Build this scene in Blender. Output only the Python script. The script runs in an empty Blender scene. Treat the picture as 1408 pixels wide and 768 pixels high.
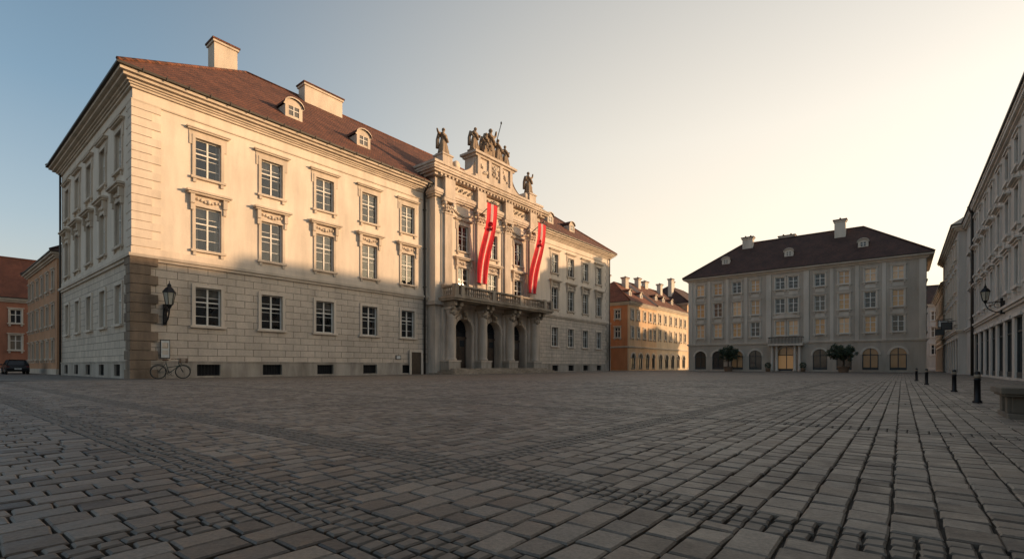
import bpy, math, random
from mathutils import Vector
random.seed(7)
R=random.random
def rr(a,b): return a+(b-a)*random.random()
sc=bpy.context.scene
sc.view_settings.view_transform='Standard'; sc.view_settings.look='None'; sc.view_settings.exposure=0

# ---------------------------------------------------------------- materials
def newmat(name):
    m=bpy.data.materials.new(name); m.use_nodes=True
    nt=m.node_tree; b=nt.nodes['Principled BSDF']
    return m,nt,b
def nd(nt,t,**k):
    n=nt.nodes.new(t)
    for a,v in k.items():
        if a in n.inputs: n.inputs[a].default_value=v
        else: setattr(n,a,v)
    return n
def ramp(nt,stops):
    n=nt.nodes.new('ShaderNodeValToRGB'); e=n.color_ramp.elements
    while len(e)<len(stops): e.new(0.5)
    for i,(p,c) in enumerate(stops):
        e[i].position=p; e[i].color=(c[0],c[1],c[2],1)
    return n
def c4(c): return (c[0],c[1],c[2],1)
def dk(c,f): return (c[0]*f,c[1]*f,c[2]*f)
def L(nt,a,b): nt.links.new(a,b)
def mixc(nt,blend,fac,a,b):
    n=nt.nodes.new('ShaderNodeMix'); n.data_type='RGBA'; n.blend_type=blend
    def s(sock,v):
        if hasattr(v,'links'): L(nt,v,sock)
        elif isinstance(v,(int,float)): sock.default_value=v
        else: sock.default_value=c4(v)
    s(n.inputs[0],fac); s(n.inputs[6],a); s(n.inputs[7],b)
    return n.outputs[2]

def plaster(name,col,rough=.9,stain=.25,bump=.15,fine=18.):
    m,nt,b=newmat(name)
    tc=nd(nt,'ShaderNodeTexCoord')
    mp=nd(nt,'ShaderNodeMapping'); mp.inputs['Scale'].default_value=(1.2,1.2,.22)
    L(nt,tc.outputs['Object'],mp.inputs[0])
    n1=nd(nt,'ShaderNodeTexNoise',Scale=1.0,Detail=6.,Roughness=.65); L(nt,mp.outputs[0],n1.inputs['Vector'])
    n2=nd(nt,'ShaderNodeTexNoise',Scale=.35,Detail=4.); L(nt,tc.outputs['Object'],n2.inputs['Vector'])
    n3=nd(nt,'ShaderNodeTexNoise',Scale=fine,Detail=5.,Roughness=.7); L(nt,tc.outputs['Object'],n3.inputs['Vector'])
    r1=ramp(nt,[(.3,(1-stain,)*3),(.62,(1,1,1))]); L(nt,n1.outputs[0],r1.inputs[0])
    r2=ramp(nt,[(.3,(1-stain*.6,1-stain*.65,1-stain*.75)),(.65,(1,1,1))]); L(nt,n2.outputs[0],r2.inputs[0])
    r3=ramp(nt,[(.25,(.86,.86,.86)),(.7,(1,1,1))]); L(nt,n3.outputs[0],r3.inputs[0])
    c=mixc(nt,'MULTIPLY',1.,col,r1.outputs[0]); c=mixc(nt,'MULTIPLY',1.,c,r2.outputs[0]); c=mixc(nt,'MULTIPLY',1.,c,r3.outputs[0])
    L(nt,c,b.inputs['Base Color']); b.inputs['Roughness'].default_value=rough
    bp=nd(nt,'ShaderNodeBump',Strength=bump,Distance=.02); L(nt,n3.outputs[0],bp.inputs['Height']); L(nt,bp.outputs[0],b.inputs['Normal'])
    return m
def blocks(name,c1,c2,mort,bw=1.25,bh=.52,ms=.022,bump=.7,dist=.04,stain=.3,rough=.9):
    m,nt,b=newmat(name)
    tc=nd(nt,'ShaderNodeTexCoord')
    br=nd(nt,'ShaderNodeTexBrick'); br.offset=.5; br.squash=1.
    br.inputs['Scale'].default_value=1.; br.inputs['Mortar Size'].default_value=ms; br.inputs['Mortar Smooth'].default_value=.25
    br.inputs['Brick Width'].default_value=bw; br.inputs['Row Height'].default_value=bh
    br.inputs['Color1'].default_value=c4(c1); br.inputs['Color2'].default_value=c4(c2); br.inputs['Mortar'].default_value=c4(mort)
    L(nt,tc.outputs['UV'],br.inputs['Vector'])
    n3=nd(nt,'ShaderNodeTexNoise',Scale=9.,Detail=7.,Roughness=.7); L(nt,tc.outputs['Object'],n3.inputs['Vector'])
    mp=nd(nt,'ShaderNodeMapping'); mp.inputs['Scale'].default_value=(.8,.8,.3); L(nt,tc.outputs['Object'],mp.inputs[0])
    n1=nd(nt,'ShaderNodeTexNoise',Scale=.9,Detail=6.,Roughness=.65); L(nt,mp.outputs[0],n1.inputs['Vector'])
    r1=ramp(nt,[(.3,(1-stain,)*3),(.65,(1,1,1))]); L(nt,n1.outputs[0],r1.inputs[0])
    r3=ramp(nt,[(.25,(.8,.79,.77)),(.7,(1.0,1.0,1.0))]); L(nt,n3.outputs[0],r3.inputs[0])
    c=mixc(nt,'MULTIPLY',1.,br.outputs[0],r1.outputs[0]); c=mixc(nt,'MULTIPLY',1.,c,r3.outputs[0])
    L(nt,c,b.inputs['Base Color']); b.inputs['Roughness'].default_value=rough
    inv=nd(nt,'ShaderNodeMath',operation='SUBTRACT'); inv.inputs[0].default_value=1.; L(nt,br.outputs['Fac'],inv.inputs[1])
    ad=nd(nt,'ShaderNodeMath',operation='MULTIPLY_ADD'); L(nt,n3.outputs[0],ad.inputs[0]); ad.inputs[1].default_value=.25; L(nt,inv.outputs[0],ad.inputs[2])
    bp=nd(nt,'ShaderNodeBump',Strength=bump,Distance=dist); L(nt,ad.outputs[0],bp.inputs['Height']); L(nt,bp.outputs[0],b.inputs['Normal'])
    return m
def simple(name,col,rough=.5,metal=0.,noise=.15,scale=6.,bump=0.):
    m,nt,b=newmat(name)
    tc=nd(nt,'ShaderNodeTexCoord')
    n=nd(nt,'ShaderNodeTexNoise',Scale=scale,Detail=5.); L(nt,tc.outputs['Object'],n.inputs['Vector'])
    r=ramp(nt,[(.3,dk(col,1-noise)),(.7,dk(col,1+noise))]); L(nt,n.outputs[0],r.inputs[0])
    L(nt,r.outputs[0],b.inputs['Base Color']); b.inputs['Roughness'].default_value=rough; b.inputs['Metallic'].default_value=metal
    if bump:
        bp=nd(nt,'ShaderNodeBump',Strength=bump,Distance=.02); L(nt,n.outputs[0],bp.inputs['Height']); L(nt,bp.outputs[0],b.inputs['Normal'])
    return m
def roofmat(name,c1,c2,c3):
    m=blocks(name,c1,c2,c3,bw=.24,bh=.2,ms=.02,bump=.9,dist=.05,stain=.5,rough=.85)
    return m
def glassm():
    m,nt,b=newmat('window_glass')
    out=nt.nodes['Material Output']; nt.nodes.remove(b)
    g=nd(nt,'ShaderNodeBsdfGlossy'); g.inputs['Roughness'].default_value=.02; g.inputs['Color'].default_value=(.9,.93,.97,1)
    t=nd(nt,'ShaderNodeBsdfTransparent'); t.inputs['Color'].default_value=(.65,.67,.67,1)
    tc=nd(nt,'ShaderNodeTexCoord'); n=nd(nt,'ShaderNodeTexNoise',Scale=1.1,Detail=2.); L(nt,tc.outputs['Object'],n.inputs['Vector'])
    bp=nd(nt,'ShaderNodeBump',Strength=.15,Distance=.06); L(nt,n.outputs[0],bp.inputs['Height']); L(nt,bp.outputs[0],g.inputs['Normal'])
    f=nd(nt,'ShaderNodeFresnel'); f.inputs[0].default_value=1.5
    a=nd(nt,'ShaderNodeMath',operation='MULTIPLY_ADD'); L(nt,f.outputs[0],a.inputs[0]); a.inputs[1].default_value=.8; a.inputs[2].default_value=.045
    mx=nd(nt,'ShaderNodeMixShader'); L(nt,a.outputs[0],mx.inputs[0]); L(nt,t.outputs[0],mx.inputs[1]); L(nt,g.outputs[0],mx.inputs[2]); L(nt,mx.outputs[0],out.inputs[0])
    return m
def islandglass(name,stops,rough=.08,ior=1.6):
    m,nt,b=newmat(name)
    g=nd(nt,'ShaderNodeNewGeometry'); r=ramp(nt,stops); r.color_ramp.interpolation='CONSTANT'
    L(nt,g.outputs['Random Per Island'],r.inputs[0]); L(nt,r.outputs[0],b.inputs['Base Color'])
    b.inputs['Roughness'].default_value=rough; b.inputs['IOR'].default_value=ior
    tc=nd(nt,'ShaderNodeTexCoord'); n=nd(nt,'ShaderNodeTexNoise',Scale=1.3,Detail=2.); L(nt,tc.outputs['Object'],n.inputs['Vector'])
    bp=nd(nt,'ShaderNodeBump',Strength=.2,Distance=.05); L(nt,n.outputs[0],bp.inputs['Height']); L(nt,bp.outputs[0],b.inputs['Normal'])
    return m

M={}
M['stucco']=plaster('cream_stucco',(.85,.725,.59),stain=.18,bump=.1)
M['trim']=plaster('limestone_trim',(.73,.61,.485),stain=.25,bump=.2)
M['quoin']=plaster('quoin_plaster',(.81,.685,.555),stain=.2,bump=.3)
M['stone']=blocks('rusticated_stone',(.79,.66,.53),(.69,.575,.46),(.34,.275,.21),stain=.26)
M['rough']=plaster('rough_rustic_stone',(.35,.255,.18),stain=.5,bump=1.,fine=6.)
M['plinth']=plaster('plinth_stone',(.55,.475,.395),stain=.45,bump=.4)
M['portal']=plaster('portal_limestone',(.74,.615,.50),stain=.36,bump=.3,fine=10)
M['balc']=plaster('weathered_balcony_stone',(.48,.39,.30),stain=.5,bump=.4,fine=8)
M['statue']=plaster('weathered_sandstone',(.42,.31,.215),stain=.5,bump=.5,fine=12)
M['roof']=roofmat('clay_roof_tiles',(.30,.105,.05),(.17,.063,.035),(.05,.025,.018))
M['roof_dark']=roofmat('dark_roof_tiles',(.15,.062,.042),(.1,.046,.033),(.03,.018,.015))
M['roof_red']=roofmat('red_roof_tiles',(.36,.115,.055),(.26,.08,.04),(.08,.03,.02))
M['gutter']=simple('dark_copper_gutter',(.055,.045,.035),.55,.4)
M['winframe']=simple('white_window_paint',(.74,.70,.63),.55,noise=.08)
M['winframe_dk']=simple('dark_shop_frame',(.03,.035,.035),.5)
M['glass']=glassm()
M['curtain']=simple('curtain_cloth',(.36,.31,.25),.9,noise=.25,scale=3)
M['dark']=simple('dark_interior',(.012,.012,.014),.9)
M['iglass']=islandglass('far_window_glass',[(0,(.03,.035,.04)),(.3,(.07,.07,.07)),(.5,(.22,.19,.15)),(.62,(.02,.025,.03)),(.8,(.12,.11,.1))],ior=1.5)
M['wglass']=islandglass('warm_reflection_glass',[(0,(.05,.05,.05)),(.2,(.62,.35,.15)),(.45,(.78,.50,.28)),(.65,(.1,.085,.07)),(.75,(.56,.32,.15)),(.9,(.06,.055,.05))],.12,1.5)  # orange stops paint warm reflections into random panes
M['aglass']=islandglass('arcade_glass',[(0,(.08,.06,.045)),(.3,(.42,.24,.11)),(.55,(.06,.05,.045)),(.7,(.55,.32,.15)),(.88,(.2,.13,.08))],.12,1.5)  # arcade panes, warm reflection painted into some of them
M['iron']=simple('black_iron',(.02,.02,.022),.45,.6)
M['wood']=simple('dark_door_wood',(.06,.038,.025),.5,noise=.3,scale=4)
M['greystucco']=plaster('grey_cream_stucco',(.57,.49,.40),stain=.22)
M['greytrim']=plaster('pale_grey_trim',(.74,.65,.54),stain=.2)
M['rowstucco']=plaster('pale_grey_stucco',(.63,.59,.535),stain=.22)
M['rowtrim']=plaster('pale_row_trim',(.75,.70,.635),stain=.2)
M['orange']=plaster('orange_stucco',(.64,.26,.115),stain=.25)
M['peach']=plaster('peach_stucco',(.78,.53,.32),stain=.2)
M['terra']=plaster('terracotta_stucco',(.66,.36,.20),stain=.25)
M['yellow']=plaster('ochre_stucco',(.78,.62,.43),stain=.2)
M['brickred']=plaster('brick_red_stucco',(.47,.20,.12),stain=.25)
M['brown']=plaster('brown_stucco',(.32,.22,.15),stain=.25)
M['flagred']=simple('red_flag_cloth',(.60,.010,.022),.85,noise=.15,scale=2)
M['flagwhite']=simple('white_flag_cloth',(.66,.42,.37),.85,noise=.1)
m,nt,b=newmat('door_warm_reflection'); b.inputs['Base Color'].default_value=(.5,.28,.13,1); b.inputs['Emission Color'].default_value=(1,.55,.22,1); b.inputs['Emission Strength'].default_value=.10  # weak emission stands in for a warm reflection, no lit room
M['warmrefl']=m
M['soil']=simple('planter_soil',(.05,.035,.025),.95)
M['bark']=simple('tree_bark',(.07,.05,.035),.9,noise=.3,scale=20,bump=.5)
M['leaf']=islandglass('leaf_green',[(0,(.03,.05,.02)),(.3,(.045,.07,.026)),(.6,(.022,.038,.016)),(.8,(.07,.085,.035))],.7)
M['rubber']=simple('tyre_rubber',(.02,.02,.02),.8)
M['chrome']=simple('bike_chrome',(.16,.16,.16),.35,.9)
M['bikepaint']=simple('bike_green_paint',(.03,.05,.04),.35)
M['leather']=simple('brown_leather',(.12,.06,.03),.6)
M['carpaint']=simple('dark_car_paint',(.012,.013,.016),.3,noise=.05)
M['carglass']=simple('car_glass',(.02,.022,.025),.06)
M['headlight']=simple('headlamp_lens',(.5,.5,.48),.15)
M['taillight']=simple('tail_lamp',(.12,.01,.01),.3)
M['sign']=simple('enamel_sign_white',(.6,.6,.57),.4)
M['lampglass']=simple('lantern_glass',(.45,.42,.34),.15)
M['bench']=plaster('bench_stone',(.26,.215,.17),stain=.5,bump=.7,fine=8)

# ---------------------------------------------------------------- frames
OX,OY=-24.57,31.3; UX,UY=.6275,.7786
class Fr:
    def __init__(s,u,n,ru,rn,ou,on): s.u,s.n,s.ru,s.rn,s.ou,s.on=u,n,ru,rn,ou,on
    def p(s,a,o,z):
        gu=s.u+s.ru*a+s.ou*o; gn=s.n+s.rn*a+s.on*o
        return (OX+UX*gu+UY*gn, OY+UY*gu-UX*gn, z)
    def sub(s,a,o=0): 
        return Fr(s.u+s.ru*a+s.ou*o,s.n+s.rn*a+s.on*o,s.ru,s.rn,s.ou,s.on)
    def left(s):
        return Fr(s.u,s.n,-s.ou,-s.on,-s.ru,-s.rn)
    def right(s,W):
        return Fr(s.u+s.ru*W,s.n+s.rn*W,-s.ou,-s.on,s.ru,s.rn)
class Wf:
    def __init__(s,x,y,z=0,ang=0): s.x,s.y,s.z=x,y,z; s.c,s.s=math.cos(ang),math.sin(ang)
    def p(s,a,o,z): return (s.x+s.c*a-s.s*o, s.y+s.s*a+s.c*o, s.z+z)
class Sc:
    def __init__(s,F,k): s.F=F;s.k=k
    def p(s,a,o,z): return s.F.p(a*s.k,o*s.k,z*s.k)
LONG=Fr(0,0,1,0,0,1)

class MB:
    def __init__(s): s.v=[];s.f=[];s.uv=[];s.m=[];s.mats=[];s.sm=[]
    def mi(s,k):
        if k not in s.mats: s.mats.append(k)
        return s.mats.index(k)
    def face(s,pts,mat,uv=None,smooth=False):
        b=len(s.v); s.v.extend(pts); s.f.append(tuple(range(b,b+len(pts))))
        s.uv.append(uv or [(p[0],p[2]) for p in pts]); s.m.append(s.mi(mat)); s.sm.append(smooth)
    def shared(s,verts,faces,mat,smooth=True):
        b=len(s.v); s.v.extend(verts); k=s.mi(mat)
        for f in faces:
            s.f.append(tuple(b+i for i in f)); s.uv.append([(verts[i][0],verts[i][2]) for i in f]); s.m.append(k); s.sm.append(smooth)
    def q(s,F,pts,mat):
        da=max(p[0] for p in pts)-min(p[0] for p in pts); do=max(p[1] for p in pts)-min(p[1] for p in pts); dz=max(p[2] for p in pts)-min(p[2] for p in pts)
        if dz<1e-6: uv=[(p[0],p[1]) for p in pts]
        elif da>=do: uv=[(p[0],p[2]) for p in pts]
        else: uv=[(p[1]+.31,p[2]) for p in pts]
        s.face([F.p(*p) for p in pts],mat,uv)
    def box(s,F,a0,a1,o0,o1,z0,z1,mat):
        c=[(a0,o0,z0),(a1,o0,z0),(a1,o1,z0),(a0,o1,z0),(a0,o0,z1),(a1,o0,z1),(a1,o1,z1),(a0,o1,z1)]
        V=[F.p(*p) for p in c]; b=len(s.v); s.v.extend(V); k=s.mi(mat)
        for f,t in (((0,3,2,1),2),((4,5,6,7),2),((0,1,5,4),0),((2,3,7,6),0),((1,2,6,5),1),((3,0,4,7),1)):
            s.f.append(tuple(b+i for i in f))
            if t==2: s.uv.append([(c[i][0],c[i][1]) for i in f])
            elif t==0: s.uv.append([(c[i][0],c[i][2]) for i in f])
            else: s.uv.append([(c[i][1]+.31,c[i][2]) for i in f])
            s.m.append(k); s.sm.append(False)
    def lathe(s,F,a,o,prof,mat,seg=12,arc=2*math.pi,smooth=True):
        V=[];Fc=[]
        for r,z in prof:
            for i in range(seg):
                t=2*math.pi*i/seg; V.append(F.p(a+r*math.cos(t),o+r*math.sin(t),z))
        for j in range(len(prof)-1):
            for i in range(seg):
                k=(i+1)%seg; Fc.append((j*seg+i,j*seg+k,(j+1)*seg+k,(j+1)*seg+i))
        Fc.append(tuple(range(seg))[::-1]); Fc.append(tuple((len(prof)-1)*seg+i for i in range(seg)))
        s.shared(V,Fc,mat,smooth)
    def tube(s,p,q,r,mat,seg=8,r2=None):
        p=Vector(p);q=Vector(q);d=(q-p); 
        if d.length<1e-6:return
        d.normalize(); x=d.orthogonal().normalized(); y=d.cross(x); r2=r if r2 is None else r2
        V=[tuple(p+(x*math.cos(2*math.pi*i/seg)+y*math.sin(2*math.pi*i/seg))*r) for i in range(seg)]+[tuple(q+(x*math.cos(2*math.pi*i/seg)+y*math.sin(2*math.pi*i/seg))*r2) for i in range(seg)]
        Fc=[(i,(i+1)%seg,seg+(i+1)%seg,seg+i) for i in range(seg)]+[tuple(range(seg))[::-1],tuple(range(seg,2*seg))]
        s.shared(V,Fc,mat,True)
    def path(s,pts,r,mat,seg=6):
        for a,b in zip(pts[:-1],pts[1:]): s.tube(a,b,r,mat,seg)
    def blob(s,p,r,mat,sx=1,sy=1,sz=1,seg=8,rings=6):
        V=[(p[0],p[1],p[2]-r*sz)];Fc=[]
        for j in range(1,rings):
            t=math.pi*j/rings
            for i in range(seg):
                a=2*math.pi*i/seg; V.append((p[0]+r*sx*math.sin(t)*math.cos(a),p[1]+r*sy*math.sin(t)*math.sin(a),p[2]-r*sz*math.cos(t)))
        V.append((p[0],p[1],p[2]+r*sz)); n=len(V)-1
        for i in range(seg):
            Fc.append((0,1+(i+1)%seg,1+i)); Fc.append((n,n-seg+i,n-seg+(i+1)%seg))
        for j in range(rings-2):
            for i in range(seg): Fc.append((1+j*seg+i,1+j*seg+(i+1)%seg,1+(j+1)*seg+(i+1)%seg,1+(j+1)*seg+i))
        s.shared(V,Fc,mat,True)
    def obj(s,name,loc=(0,0,0),parent=None):
        me=bpy.data.meshes.new(name); v=[(a[0]-loc[0],a[1]-loc[1],a[2]-loc[2]) for a in s.v]
        me.from_pydata(v,[],s.f)
        for k in s.mats: me.materials.append(M[k])
        me.polygons.foreach_set('material_index',s.m); me.polygons.foreach_set('use_smooth',s.sm)
        ul=me.uv_layers.new(name='UVMap'); flat=[]
        for u in s.uv:
            for a in u: flat.extend(a)
        ul.data.foreach_set('uv',flat); me.update()
        o=bpy.data.objects.new(name,me); sc.collection.objects.link(o)
        if parent: o.parent=parent
        else: o.location=loc
        return o
class Bld:
    def __init__(s,name,loc): s.name=name; s.loc=loc; s.parts={}
    def __getitem__(s,k):
        if k not in s.parts: s.parts[k]=MB()
        return s.parts[k]
    def done(s):
        e=bpy.data.objects.new(s.name,None); e.location=s.loc; sc.collection.objects.link(e)
        for k,mb in s.parts.items():
            if mb.v: mb.obj(k,s.loc,e)
        return e

# ---------------------------------------------------------------- facade helpers
def wall(mb,F,a0,a1,z0,z1,ops,mat,o=0.,depth=.25,revmat=None):
    revmat=revmat or mat
    xs=sorted(set([a0,a1]+[x for p in ops for x in (p[0],p[1])])); zs=sorted(set([z0,z1]+[x for p in ops for x in (p[2],p[3])]))
    for i in range(len(xs)-1):
        run=None
        for j in range(len(zs)-1):
            cx=(xs[i]+xs[i+1])/2; cz=(zs[j]+zs[j+1])/2
            solid=not any(p[0]<cx<p[1] and p[2]<cz<p[3] for p in ops)
            if solid and run is None: run=zs[j]
            if run is not None and (not solid or j==len(zs)-2):
                e=zs[j+1] if solid else zs[j]
                mb.q(F,[(xs[i],o,run),(xs[i+1],o,run),(xs[i+1],o,e),(xs[i],o,e)],mat); run=None
    for p in ops:
        x0,x1,y0,y1=p[:4]; arch=len(p)>4 and p[4]; d=o-depth
        mb.q(F,[(x0,o,y0),(x1,o,y0),(x1,d,y0),(x0,d,y0)],revmat)
        if not arch:
            mb.q(F,[(x0,o,y1),(x1,o,y1),(x1,d,y1),(x0,d,y1)],revmat)
            for x in (x0,x1): mb.q(F,[(x,o,y0),(x,d,y0),(x,d,y1),(x,o,y1)],revmat)
        else:
            r=(x1-x0)/2; c=(x0+x1)/2; zc=y1-r; N=14
            for x in (x0,x1): mb.q(F,[(x,o,y0),(x,d,y0),(x,d,zc),(x,o,zc)],revmat)
            for k in range(N):
                t0=math.pi*k/N;t1=math.pi*(k+1)/N
                A=(c-r*math.cos(t0),zc+r*math.sin(t0));Bp=(c-r*math.cos(t1),zc+r*math.sin(t1))
                mb.q(F,[(A[0],o,A[1]),(Bp[0],o,Bp[1]),(Bp[0],o,y1),(A[0],o,y1)],mat)
                mb.q(F,[(A[0],o,A[1]),(A[0],d,A[1]),(Bp[0],d,Bp[1]),(Bp[0],o,Bp[1])],revmat)
def window(B,F,a,z0,z1,w,o=0.,depth=.25,rows=4,glass='glass',detail=2,fm='winframe',back=True):
    fr=B['window_frames']; g=B['window_panes']; d=o-depth; x0=a-w/2; x1=a+w/2; h=z1-z0; t=.085
    fr.box(F,x0,x0+t,d,d+.08,z0,z1,fm); fr.box(F,x1-t,x1,d,d+.08,z0,z1,fm)
    fr.box(F,x0+t,x1-t,d,d+.08,z0,z0+t,fm); fr.box(F,x0+t,x1-t,d,d+.08,z1-t,z1,fm)
    fr.box(F,a-.055,a+.055,d+.003,d+.095,z0+t,z1-t,fm)
    tz=z0+h*(.62 if rows!=2 else .5)
    if detail>0: fr.box(F,x0+t,x1-t,d+.005,d+.11,tz-.045,tz+.045,fm)
    if detail>1:
        for k in range(1,rows):
            z=z0+h*k/rows
            if abs(z-tz)<.25*(h/2.7): continue
            fr.box(F,x0+t,x1-t,d+.02,d+.06,z-.018,z+.018,fm)
    g.q(F,[(x0+.02,d+.035,z0+.02),(x1-.02,d+.035,z0+.02),(x1-.02,d+.035,z1-.02),(x0+.02,d+.035,z1-.02)],glass)
    if glass=='glass' and back:
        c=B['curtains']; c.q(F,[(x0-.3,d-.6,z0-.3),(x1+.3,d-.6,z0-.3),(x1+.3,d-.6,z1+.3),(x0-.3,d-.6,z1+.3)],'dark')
        if R()<.5:
            k=rr(.12,.24)*w
            for (p,q_) in ((x0,x0+k),(x1-k,x1)):
                n=5
                for i in range(n):
                    pa=p+(q_-p)*i/n; pb=p+(q_-p)*(i+1)/n
                    c.q(F,[(pa,d-.14-.05*(i%2),z0),(pb,d-.14-.05*((i+1)%2),z0),(pb,d-.14-.05*((i+1)%2),z1),(pa,d-.14-.05*(i%2),z1)],'curtain')
        if R()<.5:
            zz=z1-h*rr(.2,.42); c.q(F,[(x0,d-.1,zz),(x1,d-.1,zz),(x1,d-.1,z1),(x0,d-.1,z1)],'curtain')
def surround(mb,F,a,z0,z1,w,mat,o=0.,style='top',t=.2):
    x0=a-w/2;x1=a+w/2
    mb.box(F,x0-t,x0,o-.05,o+.09,z0,z1,mat); mb.box(F,x1,x1+t,o-.05,o+.09,z0,z1,mat)
    mb.box(F,x0-t,x1+t,o-.05,o+.095,z1,z1+t,mat)
    mb.box(F,x0-t-.1,x1+t+.1,o-.05,o+.2,z0-.16,z0,mat)
    if style in('top','mid','simple'):
        for s in(-1,1):
            xx=a+s*(w/2+t-.14); mb.box(F,xx-.1,xx+.1,o-.05,o+.13,z0-.42,z0-.16,mat)
    if style=='top':
        mb.box(F,x0-t-.18,x0-t,o-.05,o+.06,z1-.5,z1+t,mat); mb.box(F,x1+t,x1+t+.18,o-.05,o+.06,z1-.5,z1+t,mat)
        mb.box(F,x0-t-.2,x1+t+.2,o-.05,o+.04,z1+t,z1+t+.3,mat)
        mb.box(F,x0-t-.3,x1+t+.3,o-.05,o+.22,z1+t+.3,z1+t+.4,mat); mb.box(F,x0-t-.38,x1+t+.38,o-.05,o+.3,z1+t+.4,z1+t+.48,mat)
    if style=='mid':
        z=z1+t
        mb.box(F,x0-t,x1+t,o-.05,o+.05,z,z+.6,mat)
        for s in(-1,1):
            xx=a+s*(w/2+t+.02); mb.box(F,xx-.13,xx+.13,o-.05,o+.28,z-.05,z+.6,mat); mb.box(F,xx-.1,xx+.1,o-.05,o+.18,z-.5,z-.05,mat)
        mb.box(F,x0-t-.3,x1+t+.3,o-.05,o+.36,z+.6,z+.72,mat); mb.box(F,x0-t-.42,x1+t+.42,o-.05,o+.48,z+.72,z+.84,mat); mb.box(F,x0-t-.3,x1+t+.3,o-.05,o+.3,z+.84,z+.92,mat)
        for k in range(7):
            f=(k-3)/3.; P=F.p(a+f*w*.42,o+.07,z+.3-.12*(1-f*f)+.04*((k%2)))
            mb.blob(P,.12 if k!=3 else .18,mat,seg=6,rings=4)
    if style=='simple':
        mb.box(F,x0-t-.12,x1+t+.12,o-.05,o+.18,z1+t,z1+t+.1,mat)
def hiproof(mb,F,W,D,e,z,rz,mat,hl=True,hr=True,ins=None):
    A0,A1=-e,W+e; O0,O1=e,-D-e; mid=(O0+O1)/2; half=(O0-O1)/2; ins=ins or half
    rl=A0+(ins if hl else 0); rg=A1-(ins if hr else 0); sl=math.hypot(half,rz-z)
    P=F.p
    mb.face([P(A0,O0,z),P(A1,O0,z),P(rg,mid,rz),P(rl,mid,rz)],mat,[(A0,0),(A1,0),(rg,sl),(rl,sl)])
    mb.face([P(A0,O1,z),P(A1,O1,z),P(rg,mid,rz),P(rl,mid,rz)],mat,[(A0,0),(A1,0),(rg,sl),(rl,sl)])
    s2=math.hypot(ins,rz-z)
    for x,r_,h in((A0,rl,hl),(A1,rg,hr)):
        mb.face([P(x,O0,z),P(x,O1,z),P(r_,mid,rz)],mat if h else 'stucco',[(0,0),(2*half,0),(half,s2)])
    mb.tube(P(rl,mid,rz),P(rg,mid,rz),.14,mat,6)
    for x,r_,h in((A0,rl,hl),(A1,rg,hr)):
        if h:
            for o in(O0,O1): mb.tube(P(x,o,z+.05),P(r_,mid,rz),.13,mat,6)
def chimney(mb,F,a,o,w,d,z0,z1,mat='trim',cap='roof'):
    mb.box(F,a-w/2,a+w/2,o-d/2,o+d/2,z0,z1-.35,mat); mb.box(F,a-w/2-.12,a+w/2+.12,o-d/2-.12,o+d/2+.12,z1-.35,z1-.15,mat)
    mb.box(F,a-w/2-.2,a+w/2+.2,o-d/2-.2,o+d/2+.2,z1-.15,z1,cap)
    n=max(1,int(w/.8))
    for i in range(n):
        x=a-w/2+w*(i+.5)/n; mb.lathe(F,x,o,[(.13,z1),(.11,z1+.3)],cap,8)
def dormer(B,F,a,o,zb,w=1.5,h=1.5,mat='trim',rm='roof',arch=True,slope=.83):
    mb=B['dormers']; N=8; L_=h/slope+1.2
    mb.box(F,a-w/2,a-w/2+.3,o-L_,o,zb-.5,zb+h*.62,mat); mb.box(F,a+w/2-.3,a+w/2,o-L_,o,zb-.5,zb+h*.62,mat)
    mb.box(F,a-w/2+.3,a+w/2-.3,o-L_,o-.02,zb-.5,zb+.18,mat)
    zc=zb+h*.62
    pts=[]
    for k in range(N+1):
        t=math.pi*k/N; pts.append((a-(w/2+.12)*math.cos(t),zc+(h*.38+.05)*math.sin(t)))
    mb.face([F.p(x,o-.03,z) for x,z in pts],mat)
    for k in range(N):
        A,C=pts[k],pts[k+1]
        mb.q(F,[(A[0],o+.15,A[1]+.08),(C[0],o+.15,C[1]+.08),(C[0],o-L_,C[1]+.08),(A[0],o-L_,A[1]+.08)],rm)
        mb.q(F,[(A[0],o+.15,A[1]+.08),(C[0],o+.15,C[1]+.08),(C[0],o+.15,C[1]-.03),(A[0],o+.15,A[1]-.03)],mat)
    B['window_panes'].q(F,[(a-w/2+.3,o-.06,zb+.18),(a+w/2-.3,o-.06,zb+.18),(a+w/2-.3,o-.06,zc),(a-w/2+.3,o-.06,zc)],'iglass')
    B['window_frames'].box(F,a-.04,a+.04,o-.07,o-.01,zb+.18,zc,'winframe'); 
    B['window_frames'].box(F,a-w/2+.3,a+w/2-.3,o-.07,o-.02,zb+h*.38,zb+h*.42,'winframe')

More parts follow.
